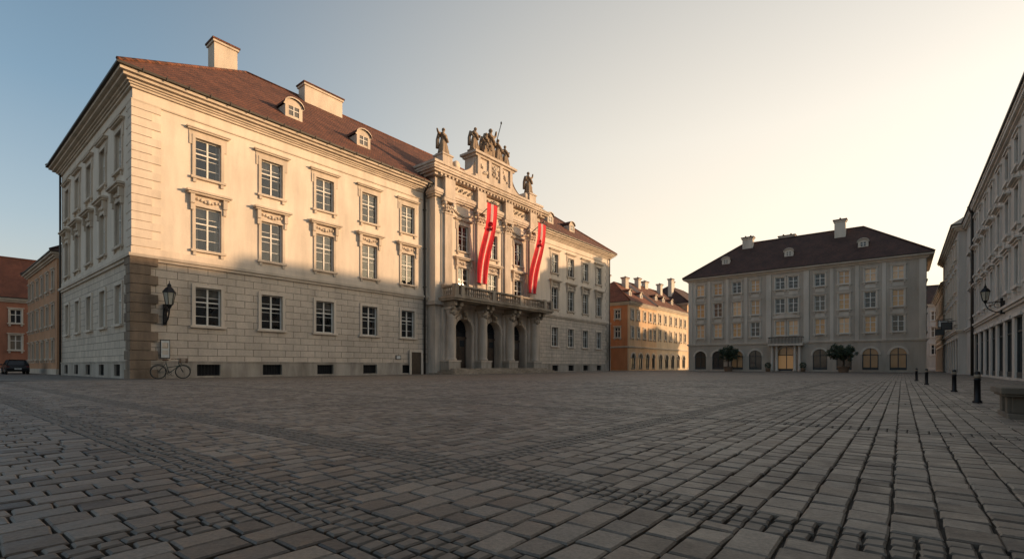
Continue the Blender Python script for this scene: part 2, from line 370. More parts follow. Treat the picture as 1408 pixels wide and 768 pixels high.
# ---------------------------------------------------------------- MAIN BUILDING
W,D=65.6,23.6
B=Bld('baroque_town_hall',LONG.p(0,0,0)); LEFT=LONG.left()
lc=[4.4+4.5*k for k in range(5)]; rc=[48.9,53.2,57.5,61.8]; vc=[3.2,7.6,12.0,16.4,20.7]
ww=1.65
def mainfac(F,a0,a1,cols,vents=True):
    w=B['walls']; t=B['stone_trim']
    up=[];lo=[]
    for a in cols:
        up+= [(a-ww/2,a+ww/2,14.2,16.9),(a-ww/2,a+ww/2,9.05,12.1)]; lo.append((a-ww/2,a+ww/2,3.7,6.4))
    wall(w,F,a0,a1,7.9,19.2,up,'stucco',revmat='trim')
    wall(w,F,a0,a1,1.1,7.9,lo,'stone',revmat='trim')
    vt=[(a-.75,a+.75,.15,.95) for a in cols] if vents else []
    wall(w,F,a0,a1,-.1,1.1,vt,'plinth',o=.12,depth=.3)
    t.box(F,a0,a1,-.05,.16,1.1,1.18,'plinth')
    for v in vt:
        B['vents'].q(F,[(v[0],-.15,.15),(v[1],-.15,.15),(v[1],-.15,.95),(v[0],-.15,.95)],'dark')
        for k in range(7): B['vents'].box(F,v[0]+.1+k*.21,v[0]+.13+k*.21,-.02,.01,.15,.95,'iron')
    for a in cols:
        window(B,F,a,14.2,16.9,ww); surround(t,F,a,14.2,16.9,ww,'trim',style='top')
        window(B,F,a,9.05,12.1,ww); surround(t,F,a,9.05,12.1,ww,'trim',style='mid')
        window(B,F,a,3.7,6.4,ww); surround(t,F,a,3.7,6.4,ww,'quoin',style='none',t=.22)
mainfac(LONG,0,25,lc); mainfac(LONG,43.6,W,rc); mainfac(LEFT,0,D,vc)
w=B['walls']; BK=Fr(0,-D,1,0,0,-1)
wall(w,BK,0,W,-.1,19.2,[],'stucco'); wall(w,LONG.right(W),0,D,-.1,19.2,[],'stucco')
t=B['stone_trim']
def slab(p,z0,z1,mat): t.box(LONG,-p,W+p,-D-p,p,z0,z1,mat)
slab(.14,7.75,7.95,'trim'); slab(.24,7.95,8.15,'trim'); slab(.1,8.15,8.6,'quoin')
slab(.08,18.05,18.15,'trim'); slab(.14,18.85,19.0,'trim'); slab(.24,19.0,19.12,'trim'); slab(.36,19.12,19.28,'trim'); slab(.6,19.28,19.48,'trim'); slab(.82,19.48,19.68,'trim')
g=B['gutters']; 
g.box(LONG,-1.0,W+1.0,-D-1.,1.0,19.68,19.82,'gutter')
for k in range(int(W/1.3)): g.box(LONG,.3+k*1.3,.36+k*1.3,1.0,1.05,19.6,19.9,'gutter')
z=8.65;k=0
while z<17.9:
    Lk=1.55 if k%2==0 else 1.05
    t.box(LONG,-.07,Lk,-Lk*.8,.07,z+.02,z+.54,'quoin'); t.box(LONG,W-Lk,W+.07,-Lk,.07,z+.02,z+.54,'quoin'); z+=.56;k+=1
z=.0;k=0
while z<7.5:
    Lk=1.35 if k%2==0 else .95
    t.box(LONG,-.17,Lk,-Lk*.9,.17,z+.015,z+.6,'rough'); t.box(LONG,W-Lk,W+.15,-Lk,.15,z+.015,z+.6,'plinth'); z+=.62;k+=1
rf=B['roof']
hiproof(rf,LONG,W,D,.95,19.83,29.9,'roof')
t2=B['chimneys']
chimney(t2,LONG,9.6,-11.5,2.0,1.5,26,31.2,'trim','roof'); chimney(t2,LONG,19.3,-11.0,4.4,1.3,28.0,30.9,'trim','roof')
chimney(t2,LONG,49,-12,2.2,1.2,28.5,31.2,'trim','roof')
dz=19.83+(2.4+.95-.6)*.804
for a in(11.6,18.5): dormer(B,LONG,a,-1.8,dz,1.5,1.6)
for a in(50.5,56.5): dormer(B,LONG,a,-1.8,dz,1.5,1.5)
for a in(8,15): dormer(B,LEFT,a,-1.8,dz,1.5,1.5)
for a in(24.5,44.1):
    g.tube(LONG.p(a,.16,0),LONG.p(a,.16,18.9),.11,'gutter'); g.tube(LONG.p(a,.16,18.9),LONG.p(a,.9,19.6),.11,'gutter')
    for z in(2,5,9,13,17): g.box(LONG,a-.15,a+.15,0,.29,z,z+.06,'gutter')
g.tube(LONG.p(W-.4,.26,0),LONG.p(W-.4,.26,19.),.08,'gutter'); g.tube(LEFT.p(D-.4,.16,0),LEFT.p(D-.4,.16,19.),.08,'gutter')
t.box(LONG,22.5,22.72,.1,.24,.0,2.25,'quoin');t.box(LONG,24.0,24.2,.1,.24,.0,2.25,'quoin');t.box(LONG,22.5,24.2,.1,.245,2.25,2.45,'quoin')
B['doors'].box(LONG,22.72,24.0,.1,.17,0,2.25,'wood')

# ---- portal
PW=18.6; P=Fr(25,1.2,1,0,0,1); pc=[4.1,9.0,13.9]; pil=[1.6,6.55,11.45,16.4]
ps=B['portal_stone']
wall(B['walls'],P,0,PW,-.1,7.6,[(a-1.3,a+1.3,.6,6.05,True) for a in pc],'portal',depth=.9)
wall(B['walls'],P,0,PW,7.6,18.4,[x for a in pc for x in((a-.85,a+.85,8.05,11.6),(a-.8,a+.8,13.4,16.2))],'stucco',revmat='trim')
for F_ in(P.left(),P.right(PW)):
    wall(B['walls'],F_,0,4.2,-.1,7.6,[],'portal'); wall(B['walls'],F_,0,4.2,7.6,18.4,[],'stucco')
ps.box(P,-.0,PW,-4.2,-.0,18.4,22.2,'portal')
for a in pc:
    d=B['doors']; d.q(P,[(a-1.3,-.9,.6),(a+1.3,-.9,.6),(a+1.3,-.9,6.1),(a-1.3,-.9,6.1)],'dark')
    for s_ in(-1,1):
        x0,x1=(a-1.2,a-.05) if s_<0 else (a+.05,a+1.2)
        d.box(P,x0,x1,-.88,-.8,.62,3.9,'wood')
        for zz in(.9,2.0): d.box(P,x0+.2,x1-.2,-.82,-.76,zz,zz+.8,'wood')
        d.q(P,[(x0+.2,-.79,3.0),(x1-.2,-.79,3.0),(x1-.2,-.79,3.7),(x0+.2,-.79,3.7)],'iglass')
    d.box(P,a-1.3,a+1.3,-.88,-.75,3.9,4.1,'wood')
    for k in range(1,8):
        t_=math.pi*k/8; d.tube(P.p(a,-.8,4.75),P.p(a-1.3*math.cos(t_),-.8,4.75+1.3*math.sin(t_)),.03,'iron',5)
    d.tube(P.p(a-1.3,-.8,4.75),P.p(a+1.3,-.8,4.75),.04,'iron',5)
    N=16
    for k in range(N):
        t0=math.pi*k/N+.01;t1=math.pi*(k+1)/N-.01
        V=[]
        for o in(.0,.14 if k%2 else .18):
            for (r_,t_) in((1.32,t0),(1.32,t1),(1.75,t1),(1.75,t0)): V.append(P.p(a-r_*math.cos(t_),o,4.75+r_*math.sin(t_)))
        ps.shared(V,[(0,1,2,3),(4,5,6,7),(0,1,5,4),(1,2,6,5),(2,3,7,6),(3,0,4,7)],'portal',False)
    ps.box(P,a-.28,a+.28,0,.38,5.95,6.85,'balc'); ps.blob(P.p(a,.42,6.4),.26,'balc')
    for s_ in(-1,1): ps.box(P,a+s_*1.52-.2,a+s_*1.52+.2,0,.2,4.55,4.75,'portal'); ps.box(P,a+s_*1.52-.18,a+s_*1.52+.18,0,.13,.6,4.55,'portal')
    window(B,P,a,8.05,11.6,1.7,rows=5); surround(ps,P,a,8.2,11.6,1.7,'portal',style='mid',t=.22)
    window(B,P,a,13.4,16.2,1.6); surround(ps,P,a,13.4,16.2,1.6,'portal',style='top')
    for k in range(13):
        f=(k-6)/6.; ps.blob(P.p(a+f*1.3,.08,17.55-.32*(1-f*f)+.0),rr(.12,.19),'trim',seg=6,rings=4)
    ps.box(P,a-1.6,a+1.6,0,.05,17.0,17.06,'portal')
    ps.box(P,a-1.5,a+1.5,0,.06,19.45,20.35,'trim')
    for k in range(11):
        f=(k-5)/5.; ps.blob(P.p(a+f*1.2,.1,19.9+.16*math.sin(k*2.1)),rr(.1,.17),'balc',seg=6,rings=4)
for a in pil:
    ps.box(P,a-.85,a+.85,0,1.25,-.1,1.3,'plinth'); ps.box(P,a-.92,a+.92,0,1.32,1.3,1.45,'portal')
    ps.box(P,a-.8,a+.8,0,.35,1.45,6.9,'portal')
    ps.lathe(P,a,.7,[(.56,1.45),(.6,1.55),(.5,1.7),(.5,1.8),(.52,3.2),(.47,6.0),(.5,6.05),(.46,6.1),(.5,6.3),(.66,6.75)],'portal',18)
    ps.box(P,a-.72,a+.72,0,1.4,6.75,6.95,'portal')
    for s_ in(-.45,.45):
        ps.box(P,a+s_-.2,a+s_+.2,0,1.9,7.1,7.55,'balc'); ps.box(P,a+s_-.18,a+s_+.18,0,1.3,6.95,7.1,'balc')
        ps.blob(P.p(a+s_,1.5,6.95),.22,'balc')
    ps.blob(P.p(a,1.1,6.4),.3,'balc'); ps.blob(P.p(a-.4,1.1,6.5),.2,'balc'); ps.blob(P.p(a+.4,1.1,6.5),.2,'balc')
    ps.box(P,a-.75,a+.75,0,.5,7.95,9.3,'portal'); ps.box(P,a-.82,a+.82,0,.57,9.3,9.42,'portal')
    ps.box(P,a-.8,a+.8,0,.12,9.42,17.2,'stucco')
    ps.box(P,a-.52,a+.52,.0,.36,9.42,17.0,'portal')
    ps.box(P,a-.6,a+.6,0,.44,9.42,9.7,'portal'); ps.box(P,a-.6,a+.6,0,.44,16.85,17.0,'portal')
    for k in range(5): ps.blob(P.p(a-.48+k*.24,.42,17.2+.1*(k%2)),.17,'portal',seg=6,rings=4); ps.blob(P.p(a-.52+k*.26,.45,17.55+.06*(k%2)),.18,'portal',seg=6,rings=4)
    for s_ in(-1,1): ps.tube(P.p(a+s_*.6,.1,17.9),P.p(a+s_*.6,.56,17.9),.2,'portal',10)
    ps.box(P,a-.85,a+.85,0,.6,18.08,18.4,'portal')
    ps.box(P,a-.72,a+.72,0,.62,18.42,20.5,'portal')
def pslab(p,z0,z1,mat='portal'): ps.box(P,-p,PW+p,-4.2-p,p,z0,z1,mat)
pslab(.3,7.2,7.58); pslab(.25,18.4,18.6); pslab(.4,18.6,18.8); pslab(.48,18.8,19.15); pslab(.3,19.15,19.3)
pslab(.45,20.5,20.75); pslab(.75,20.75,20.95); pslab(.95,20.95,21.15); pslab(1.03,21.15,21.28); pslab(.2,21.28,21.9); pslab(.35,21.9,22.15)
for k in range(int(PW/.55)): ps.box(P,.2+k*.55,.45+k*.55,0,.68,20.52,20.748,'portal')
ps.box(P,6.,12.6,-1.6,.1,22.15,24.75,'portal'); ps.box(P,5.8,12.8,-1.8,.3,22.15,22.5,'portal'); ps.box(P,5.8,12.8,-1.8,.32,24.6,24.85,'portal'); ps.box(P,5.55,13.05,-2.0,.55,24.85,25.1,'portal'); ps.box(P,6.,12.6,-1.5,.2,25.1,25.35,'portal')
for x in(6.4,8.3,10.3,12.2): ps.box(P,x-.22,x+.22,.1,.3,22.5,24.6,'portal')
for k in range(22): ps.blob(P.p(rr(8.6,10.),.14,rr(22.9,24.3)),rr(.14,.26),'trim',seg=6,rings=4)
for x in(7.35,11.25):
    for k in range(7): ps.blob(P.p(x+rr(-.5,.5),.12,rr(22.9,24.2)),rr(.12,.22),'trim',seg=6,rings=4)
for s_,x0 in((-1,6.),(1,12.6)):
    N=10; pr=[]
    for k in range(N+1):
        t_=math.pi/2*k/N; pr.append((x0+s_*3.0*(1-math.cos(t_))*1.0, 22.15+2.4*(1-math.sin(t_))))
    for k in range(N):
        A,C=pr[k],pr[k+1]
        ps.q(P,[(A[0],-.1,A[1]),(C[0],-.1,C[1]),(C[0],-.1,22.1),(A[0],-.1,22.1)],'portal')
        ps.q(P,[(A[0],-1.,A[1]),(C[0],-1.,C[1]),(C[0],-.0,C[1]),(A[0],-.0,A[1])],'portal')
    ps.tube(P.p(x0+s_*2.9,-1,22.6),P.p(x0+s_*2.9,.1,22.6),.45,'portal',14)
for a in(1.5,16.6):
    ps.box(P,a-.7,a+.7,-1.1,.3,22.15,23.0,'portal'); ps.box(P,a-.8,a+.8,-1.2,.4,23.0,23.15,'portal')
bs=B['balcony']
bs.box(P,.5,PW-.5,.0,2.35,7.6,7.8,'balc'); bs.box(P,.4,PW-.4,.0,2.5,7.8,7.97,'balc')
bs.box(P,.6,PW-.6,2.05,2.4,7.97,8.12,'balc'); bs.box(P,.6,PW-.6,2.0,2.44,8.95,9.12,'balc')
for x in(.75,PW-.75):
    bs.box(P,x-.17,x+.17,.3,2.05,7.97,8.12,'balc'); bs.box(P,x-.2,x+.2,.3,2.0,8.95,9.12,'balc')
bprof=[(.07,8.12),(.1,8.16),(.06,8.24),(.12,8.45),(.11,8.55),(.05,8.75),(.09,8.86),(.08,8.95)]
a=1.1
while a<PW-1:
    if min(abs(a-x) for x in pil)>.35: bs.lathe(P,a,2.22,bprof,'balc',8)
    a+=.33
for o in[.5+.33*k for k in range(5)]:
    for x in(.75,PW-.75): bs.lathe(P,x,o,bprof,'balc',8)
for x in pil+[.75,PW-.75]: bs.box(P,x-.25,x+.25,1.97,2.47,7.97,9.2,'balc')
for k in range(4): B['steps'].box(P,1.0-.35*(3-k),PW-1.0+.35*(3-k),-.9,1.4+.36*(3-k)+.4,-.05 if k==0 else .15*k,.15*(k+1),'balc')
B.done()

# ---- banners
def banner(u):
    mb=MB(); wd=1.8; N=16; F=LONG
    top=(3.55,18.7); bot=(2.0,10.1)
    cols=[-.5,-.1,.1,.5]
    def pt(f,g):
        o=top[0]+(bot[0]-top[0])*g+.11*math.sin(f*10+g*5)*(.3+g)+.12*math.sin(g*7); z=top[1]+(bot[1]-top[1])*g
        return F.p(u+f*wd*(1-.1*g)+.09*math.sin(g*6),o,z)
    for j in range(3):
        for q_ in range(3):
            f0=cols[j]+(cols[j+1]-cols[j])*q_/3; f1=cols[j]+(cols[j+1]-cols[j])*(q_+1)/3
            for i in range(N):
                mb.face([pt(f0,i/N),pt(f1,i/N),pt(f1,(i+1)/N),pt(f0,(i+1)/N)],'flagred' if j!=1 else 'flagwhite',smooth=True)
    for k in range(10):
        P0=Vector(pt(0,.28)); mb.blob((P0.x+rr(-.12,.12)+.03,P0.y+rr(-.1,.1)-.06,P0.z+rr(-.45,.45)),.12,'flagred',seg=6,rings=4)
    mb.tube(F.p(u,1.5,17.7),F.p(u,3.75,18.9),.05,'iron'); mb.tube(F.p(u-wd/2-.1,3.55,18.75),F.p(u+wd/2+.1,3.55,18.75),.04,'iron'); mb.blob(F.p(u,3.78,18.92),.1,'chrome')
    mb.tube(F.p(u-wd/2,2.0,10.1),F.p(u+wd/2,2.0,10.1),.035,'iron'); mb.tube(F.p(u,1.5,10.4),F.p(u,2.0,10.1),.03,'iron')
    return mb.obj('hanging_flag',F.p(u,1.5,10))
banner(31.3); banner(40.8)

# ---- statues
def statue(u,n,z,H=2.4,pose=0,spear=False):
    F=Fr(u,n,1,0,0,1); k=H/2.4
    lean=rr(-.1,.1)
    P3={'pel':(0,0,1.2),'ch':(lean,.02,1.75),'nk':(lean*1.3,.02,1.98),'hd':(lean*1.4,.08,2.2),
     'lh':(-.17,0,1.1),'lk':(-.22,.12,.65),'lf':(-.22,.02,.08),'lt':(-.24,.22,.06),'rh':(.17,0,1.1),'rk':(.3,.2,.68),'rf':(.27,.0,.08),'rt':(.3,.2,.06),
     'ls':(-.32+lean,.0,1.83),'le':(-.58+lean,.08,1.5),'lw':(-.42+lean,.3,1.3),'rs':(.32+lean,0,1.83),'re':(.6+lean,.1,1.55),'rw':(.45+lean,.3,1.75)}
    if pose==1: P3['re']=(.65,.05,2.0);P3['rw']=(.68,.1,2.45)
    if pose==2: P3['le']=(-.7,.1,1.75);P3['lw']=(-.95,.2,2.05);P3['re']=(.55,-.05,1.45);P3['rw']=(.22,.2,1.25)
    if pose==3: 
        for q_ in('lk','rk'): P3[q_]=(P3[q_][0]*1.3,.5,1.05)
        for q_ in('lf','rf'): P3[q_]=(P3[q_][0]*1.2,.52,.5)
        for q_ in('lt','rt'): P3[q_]=(P3[q_][0]*1.2,.7,.48)
    rad={'pel':.27,'ch':.3,'nk':.11,'hd':.15,'lh':.2,'lk':.15,'lf':.09,'lt':.07,'rh':.2,'rk':.15,'rf':.09,'rt':.07,'ls':.16,'le':.12,'lw':.08,'rs':.16,'re':.12,'rw':.08}
    E=[('pel','ch'),('ch','nk'),('nk','hd'),('pel','lh'),('lh','lk'),('lk','lf'),('lf','lt'),('pel','rh'),('rh','rk'),('rk','rf'),('rf','rt'),('ch','ls'),('ls','le'),('le','lw'),('ch','rs'),('rs','re'),('re','rw')]
    ks=list(P3); me=bpy.data.meshes.new('t'); me.from_pydata([P3[q_] for q_ in ks],[(ks.index(a),ks.index(b)) for a,b in E],[])
    ob=bpy.data.objects.new('t',me); sc.collection.objects.link(ob)
    ob.modifiers.new('s','SKIN')
    for i,q_ in enumerate(ks):
        me.skin_vertices[0].data[i].radius=(rad[q_],rad[q_]*.85); me.skin_vertices[0].data[i].use_root=(q_=='pel')
    s2=ob.modifiers.new('u','SUBSURF'); s2.levels=1; s2.render_levels=1
    dg=bpy.context.evaluated_depsgraph_get(); ev=ob.evaluated_get(dg); m2=bpy.data.meshes.new_from_object(ev)
    mb=MB(); mb.shared([F.p(v.co.x*k,v.co.y*k,z+.12+v.co.z*k) for v in m2.vertices],[tuple(p.vertices) for p in m2.polygons],'statue')
    bpy.data.objects.remove(ob)
    hx,hy,hz=P3['hd']; 
    mb.blob(F.p(hx*k,(hy-.04)*k,z+.12+(hz+.06)*k),.17*k,'statue',sz=1.05); mb.blob(F.p(hx*k,(hy+.14)*k,z+.12+hz*k),.035*k,'statue')
    if pose!=3:
        seg=28; V=[];Fc=[]; prof=[(.12,.46),(.5,.42),(.9,.36),(1.2,.31),(1.35,.27)]
        ph=rr(0,6)
        for zz,r_ in prof:
            for i in range(seg):
                t_=2*math.pi*i/seg; q_=r_*(1+.18*math.sin(7*t_+ph+zz*2)*(1.4-zz)+.07*math.sin(3*t_))
                V.append(F.p((q_*1.15*math.cos(t_)+.04)*k,(q_*.85*math.sin(t_)-.03)*k,z+.1+zz*k))
        for j in range(len(prof)-1):
            for i in range(seg): Fc.append((j*seg+i,j*seg+(i+1)%seg,(j+1)*seg+(i+1)%seg,(j+1)*seg+i))
        mb.shared(V,Fc,'statue')
    else: mb.box(F,-.5*k,.5*k,-.5*k,.3*k,z,z+1.05*k,'statue')
    a0=[(-.3,.14,1.9),(-.1,.3,1.6),(.14,.32,1.4),(.34,.24,1.15)]
    mb.path([F.p(x*k,y*k,z+.12+q_*k) for x,y,q_ in a0],.12*k,'statue'); mb.path([F.p(x*k,y*k,z+.12+q_*k) for x,y,q_ in [(-.34,-.15,1.9),(-.46,-.25,1.3),(-.5,-.22,.5)]],.18*k,'statue')
    mb.box(F,-.55*k,.55*k,-.45*k,.5*k,z,z+.16,'statue')
    if spear:
        x,y,q_=P3['rw']; mb.tube(F.p((x-.35)*k,y*k,z+.6*k),F.p((x+.5)*k,(y+.1)*k,z+3.3*k),.05,'iron',6); mb.blob(F.p((x+.5)*k,(y+.1)*k,z+3.35*k),.1,'iron',sz=2)
    return mb.obj('stone_statue',F.p(0,0,z))
statue(26.5,.8,23.15,2.8,2); statue(31.5,.6,25.35,2.7,0); statue(33.3,.7,25.35,2.7,3); statue(34.3,.5,25.35,3.6,1,True); statue(35.5,.75,25.35,2.7,2); statue(37.1,.6,25.35,2.5,0); statue(41.6,.8,23.15,2.8,1)

# ---------------------------------------------------------------- generic house
def house(name,F,W,D,eave,ridge,floors,cols,wallm,trimm,roofm,ground=None,glass='iglass',hl=True,hr=True,sidecols=None,rside=None,detail=1,st='simple',chim=(),over=.6,gmat=None,dorm=()):
    B=Bld(name,F.p(0,0,0)); w=B['walls']; t=B['stone_trim']
    gh=4.2 if ground else 1.0
    gm=gmat or wallm
    def fac(FF,WW,cc,front):
        up=[(a-fw/2,a+fw/2,z0,z1) for a in cc for (z0,z1,fw) in floors]
        wall(w,FF,0,WW,gh,eave,[u for u in up if u[2]>gh],wallm,depth=.2,revmat=trimm)
        lo=[u for u in up if u[3]<=gh]
        if front and ground: lo=[(a-gw/2,a+gw/2,g0,g1,ar) for (a,gw,g0,g1,ar) in ground['ops']]
        wall(w,FF,0,WW,-.1,gh,lo,gm,depth=.2,revmat=trimm)
        for a in cc:
            for (z0,z1,fw) in floors:
                if z1<=gh and front and ground: continue
                window(B,FF,a,z0,z1,fw,depth=.2,rows=3,glass=glass,detail=detail); surround(t,FF,a,z0,z1,fw,trimm,style=st,t=.16)
    fac(F,W,cols,True)
    fac(F.left(),D,sidecols or [],False); fac(F.right(W),D,rside or [],False)
    wall(w,Fr(F.sub(0,-D).u,F.sub(0,-D).n,F.ru,F.rn,-F.ou,-F.on),0,W,-.1,eave,[],wallm)
    if ground:
        for (a,gw,g0,g1,ar) in ground['ops']:
            gl=ground.get('glass',glass)
            B['window_panes'].q(F,[(a-gw/2,-.19,g0),(a+gw/2,-.19,g0),(a+gw/2,-.19,g1),(a-gw/2,-.19,g1)],gl)
            fm=ground.get('frame','winframe_dk'); fb=B['window_frames']
            for x in(a-gw/2+.05,a,a+gw/2-.05): fb.box(F,x-.05,x+.05,-.185,-.1,g0,g1-(gw/2 if ar and x!=a else 0),fm)
            fb.box(F,a-gw/2,a+gw/2,-.18,-.09,g1-(gw/2 if ar else .8)-.06,g1-(gw/2 if ar else .8)+.04,fm)
            fb.box(F,a-gw/2,a+gw/2,-.18,-.08,g0,g0+.35,fm)
            if ar:
                r=gw/2;N=10
                for k in range(N):
                    t0=math.pi*k/N;t1=math.pi*(k+1)/N; V=[]
                    for o in(0,.1):
                        for r_,tt in((r+.01,t0),(r+.01,t1),(r+.28,t1),(r+.28,t0)): V.append(F.p(a-r_*math.cos(tt),o,g1-r+r_*math.sin(tt)))
                    t.shared(V,[(4,5,6,7),(0,1,5,4),(2,3,7,6)],trimm,False)
            else: t.box(F,a-gw/2-.15,a+gw/2+.15,0,.12,g1,g1+.2,trimm)
    def sl(p,z0,z1,m_): t.box(F,-p,W+p,-D-p,p,z0,z1,m_)
    if ground: sl(.12,gh,gh+.15,trimm); sl(.22,gh+.15,gh+.3,trimm)
    sl(.08,0,.55,trimm) if not ground else None
    sl(.15,eave-.55,eave-.4,trimm); sl(.3,eave-.4,eave-.2,trimm); sl(over-.1,eave-.2,eave-.02,trimm)
    B['gutters'].box(F,-over,W+over,-D-over,over,eave-.02,eave+.1,'gutter')
    hiproof(B['roof'],F,W,D,over-.04,eave+.11,ridge,roofm,hl,hr)
    for (a,o,cw,h) in chim: chimney(B['chimneys'],F,a,o,cw,.9,eave+1,h,trimm,roofm)
    for (a,zz) in dorm: 
        s_=(ridge-eave)/(D/2+over); dormer(B,F,a,-(zz)/s_+over,eave+zz,1.2,1.2,trimm,roofm,slope=s_)
    return B

# ---- far palace
FAR=Fr(74,10.5,0,1,-1,0)
fc=[x-10.5 for x in(12.5,15.3,18.2,20.9,24.35,26.1,29.5,32.4,35.4,38.4)]
ga=[x-10.5 for x in(12.5,15.3,18.2,20.9,29.5,32.4,35.4,38.4)]
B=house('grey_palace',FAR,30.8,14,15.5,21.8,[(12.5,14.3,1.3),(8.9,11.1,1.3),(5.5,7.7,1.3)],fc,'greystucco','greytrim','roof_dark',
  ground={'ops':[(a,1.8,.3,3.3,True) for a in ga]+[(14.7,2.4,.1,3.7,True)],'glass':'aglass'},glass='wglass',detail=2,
  chim=((8,-6,1.6,22.6),(13.5,-8,2.2,22.4),(21,-5.5,1.4,23.0)),over=.8,dorm=((5.5,2.2),(14.7,2.2),(24,2.2)),rside=[3,7,11],sidecols=[3,7,11])
t=B['stone_trim']
for a in(.4,12.3,17.3,30.4): t.box(FAR,a-.35,a+.35,0,.16,4.5,14.9,'greytrim')
for a in [1.+.0]+[(fc[i]+fc[i+1])/2 for i in range(9)]:
    if 12<a<17.4: continue
    t.box(FAR,a-.22,a+.22,0,.07,4.5,14.9,'greytrim')
for a in fc:
    for z0 in(8.1,11.7): t.box(FAR,a-.6,a+.6,0,.05,z0-.1,z0+.35,'greytrim')
for a in(12.9,13.5,15.9,16.5): t.lathe(FAR,a,.7,[(.26,0),(.26,.3),(.2,.35),(.18,3.6),(.26,3.9)],'greytrim',10)
t.box(FAR,12.4,17.,0,1.3,3.9,4.2,'greytrim'); 
for k in range(24): t.box(FAR,12.5+k*.187,12.56+k*.187,1.15,1.2,4.2,5.1,'iron')
t.box(FAR,12.4,17.,1.12,1.24,5.1,5.18,'iron')
for x in(12.45,16.95): t.box(FAR,x-.04,x+.04,0,1.12,5.1,5.17,'iron')
for k in range(8):
    t0=-.9+.225*k;t1=t0+.225
    t.q(FAR,[(14.7+2.*t0,.35,8.2+.6*(1-t0*t0)),(14.7+2.*t1,.35,8.2+.6*(1-t1*t1)),(14.7+2.*t1,.35,8.05),(14.7+2.*t0,.35,8.05)],'greytrim')
    t.q(FAR,[(14.7+2.*t0,.0,8.2+.6*(1-t0*t0)),(14.7+2.*t1,.0,8.2+.6*(1-t1*t1)),(14.7+2.*t1,.4,8.2+.6*(1-t1*t1)),(14.7+2.*t0,.4,8.2+.6*(1-t0*t0))],'greytrim')
B['door_reflection'].box(FAR,13.6,15.8,-.17,-.165,.2,2.5,'warmrefl')  # thin glowing panel, the doorway's warm reflection painted in
B.done()

# ---- street houses beyond main
H1=Fr(73,0,1,0,0,1)
B=house('orange_townhouse',H1,13,12,12.6,17.6,[(9.6,11.2,1.05),(6.1,8.0,1.1)],[1.6,4.3,7.,9.7,11.9],'peach','greytrim','roof_red',ground={'ops':[(2,1.7,.2,3.2,True),(5.2,1.7,.2,3.2,True),(8.4,1.7,.2,3.2,True),(11.4,1.4,.2,3.2,True)]},hr=False,chim=((3,-6,1.2,18.6),(9,-5,1.4,18.8)),dorm=((4,1.6),(9,1.6)),sidecols=[2.2,5.5,8.8])
for f in(H1.left(),):
    wall(B['walls'],f,0.2,12,4.5,12.,[(a-.75,a+.75,z0-.3,z1+.3) for a in(2.2,5.5,8.8) for z0,z1 in((9.6,11.2),(6.1,8.))],'orange',o=.03,depth=.03)
    wall(B['walls'],f,0.2,12,.1,4.2,[],'orange',o=.03)
B.done()
B=house('ochre_townhouse',Fr(86,0,1,0,0,1),18,12,12.9,18.4,[(9.7,11.3,1.05),(6.3,8.1,1.1)],[1.6,4.6,7.6,10.6,13.6,16.4],'yellow','greytrim','roof',ground={'ops':[(2+3.4*k,1.8,.2,3.2,True) for k in range(5)]},hl=False,hr=False,chim=((2,-5,1.2,19.5),(8,-6,1.6,19.7),(14,-5,1.2,19.8)),dorm=((3,1.6),(7,1.6),(12,1.6)));B.done()
B=house('tall_townhouse',Fr(104,0,1,0,0,1),24,14,15.5,21,[(12.,13.8,1.1),(8.8,10.6,1.1),(5.4,7.4,1.1)],[2+3.3*k for k in range(7)],'peach','greytrim','roof_dark',chim=((3,-5,1.4,22),(9,-7,1.4,22.4)));B.done()
B=house('rear_townhouse',Fr(76,-16,1,0,0,1),26,12,15.4,20.6,[(12.6,14.2,1.1)],[2+3.3*k for k in range(7)],'peach','greytrim','roof',chim=((5,-5,1.4,21.6),(14,-7,1.4,21.8),(21,-5,1.4,21.6)));B.done()
B=house('street_end_house',Fr(135,-2,0,1,-1,0),20,12,14,19,[(10.5,12.3,1.1),(6.5,8.5,1.1)],[2+3*k for k in range(6)],'yellow','greytrim','roof');B.done()
B=house('terracotta_townhouse',Fr(0,-26,0,-1,-1,0),19,12,12.0,16.5,[(8.6,10.4,1.1),(5.0,7.0,1.15),(1.6,3.4,1.1)],[1.8,5.,8.2,11.4,14.6,17.4],'terra','trim','roof_dark',hl=True,chim=((4,-5,1.2,17.5),));B.done()
B=house('red_townhouse',Fr(-26,-54,1,0,0,1),40,12,9.9,16.2,[(6.6,8.4,1.1),(3.0,5.0,1.15)],[1.8+3*k for k in range(13)],'brickred','greytrim','roof_red',chim=((12,-6,1.4,17.5),(22,-6,1.4,17.3)));B.done()
ROWO=43.8
def shop(W,st=3.6,w=2.3): return {'ops':[(1.9+st*k,w,.15,3.6,False) for k in range(int((W-1.)/st))],'glass':'iglass'}
def rc_(W,s=3.6): return [1.9+s*k for k in range(int((W-1.)/s))]
B=house('unseen_row_house',Fr(-32,ROWO,1,0,0,-1),50,14,15.2,18.2,[(12.1,13.9,1.15),(8.8,10.9,1.2),(5.4,7.6,1.2)],rc_(50),'rowstucco','rowtrim','roof_dark',ground=shop(50),hr=False);B.done()  # row continued out of view, added to shade the ground
F=Fr(18,ROWO,1,0,0,-1)
B=house('pale_palace',F,39,14,14.9,18.8,[(11.9,13.6,1.2),(8.7,10.8,1.25),(5.3,7.5,1.25)],rc_(39,3.2),'rowstucco','rowtrim','roof_dark',ground=shop(39,3.2,2.3),detail=2,hl=False,hr=False,glass='iglass',over=.45,chim=((10,-7,1.4,20),(28,-7,1.4,20)))
B['gutters'].tube(F.p(31.6,.2,0),F.p(31.6,.2,14.3),.11,'gutter'); B['gutters'].tube(F.p(31.6,.2,14.3),F.p(31.6,.45,14.9),.11,'gutter')
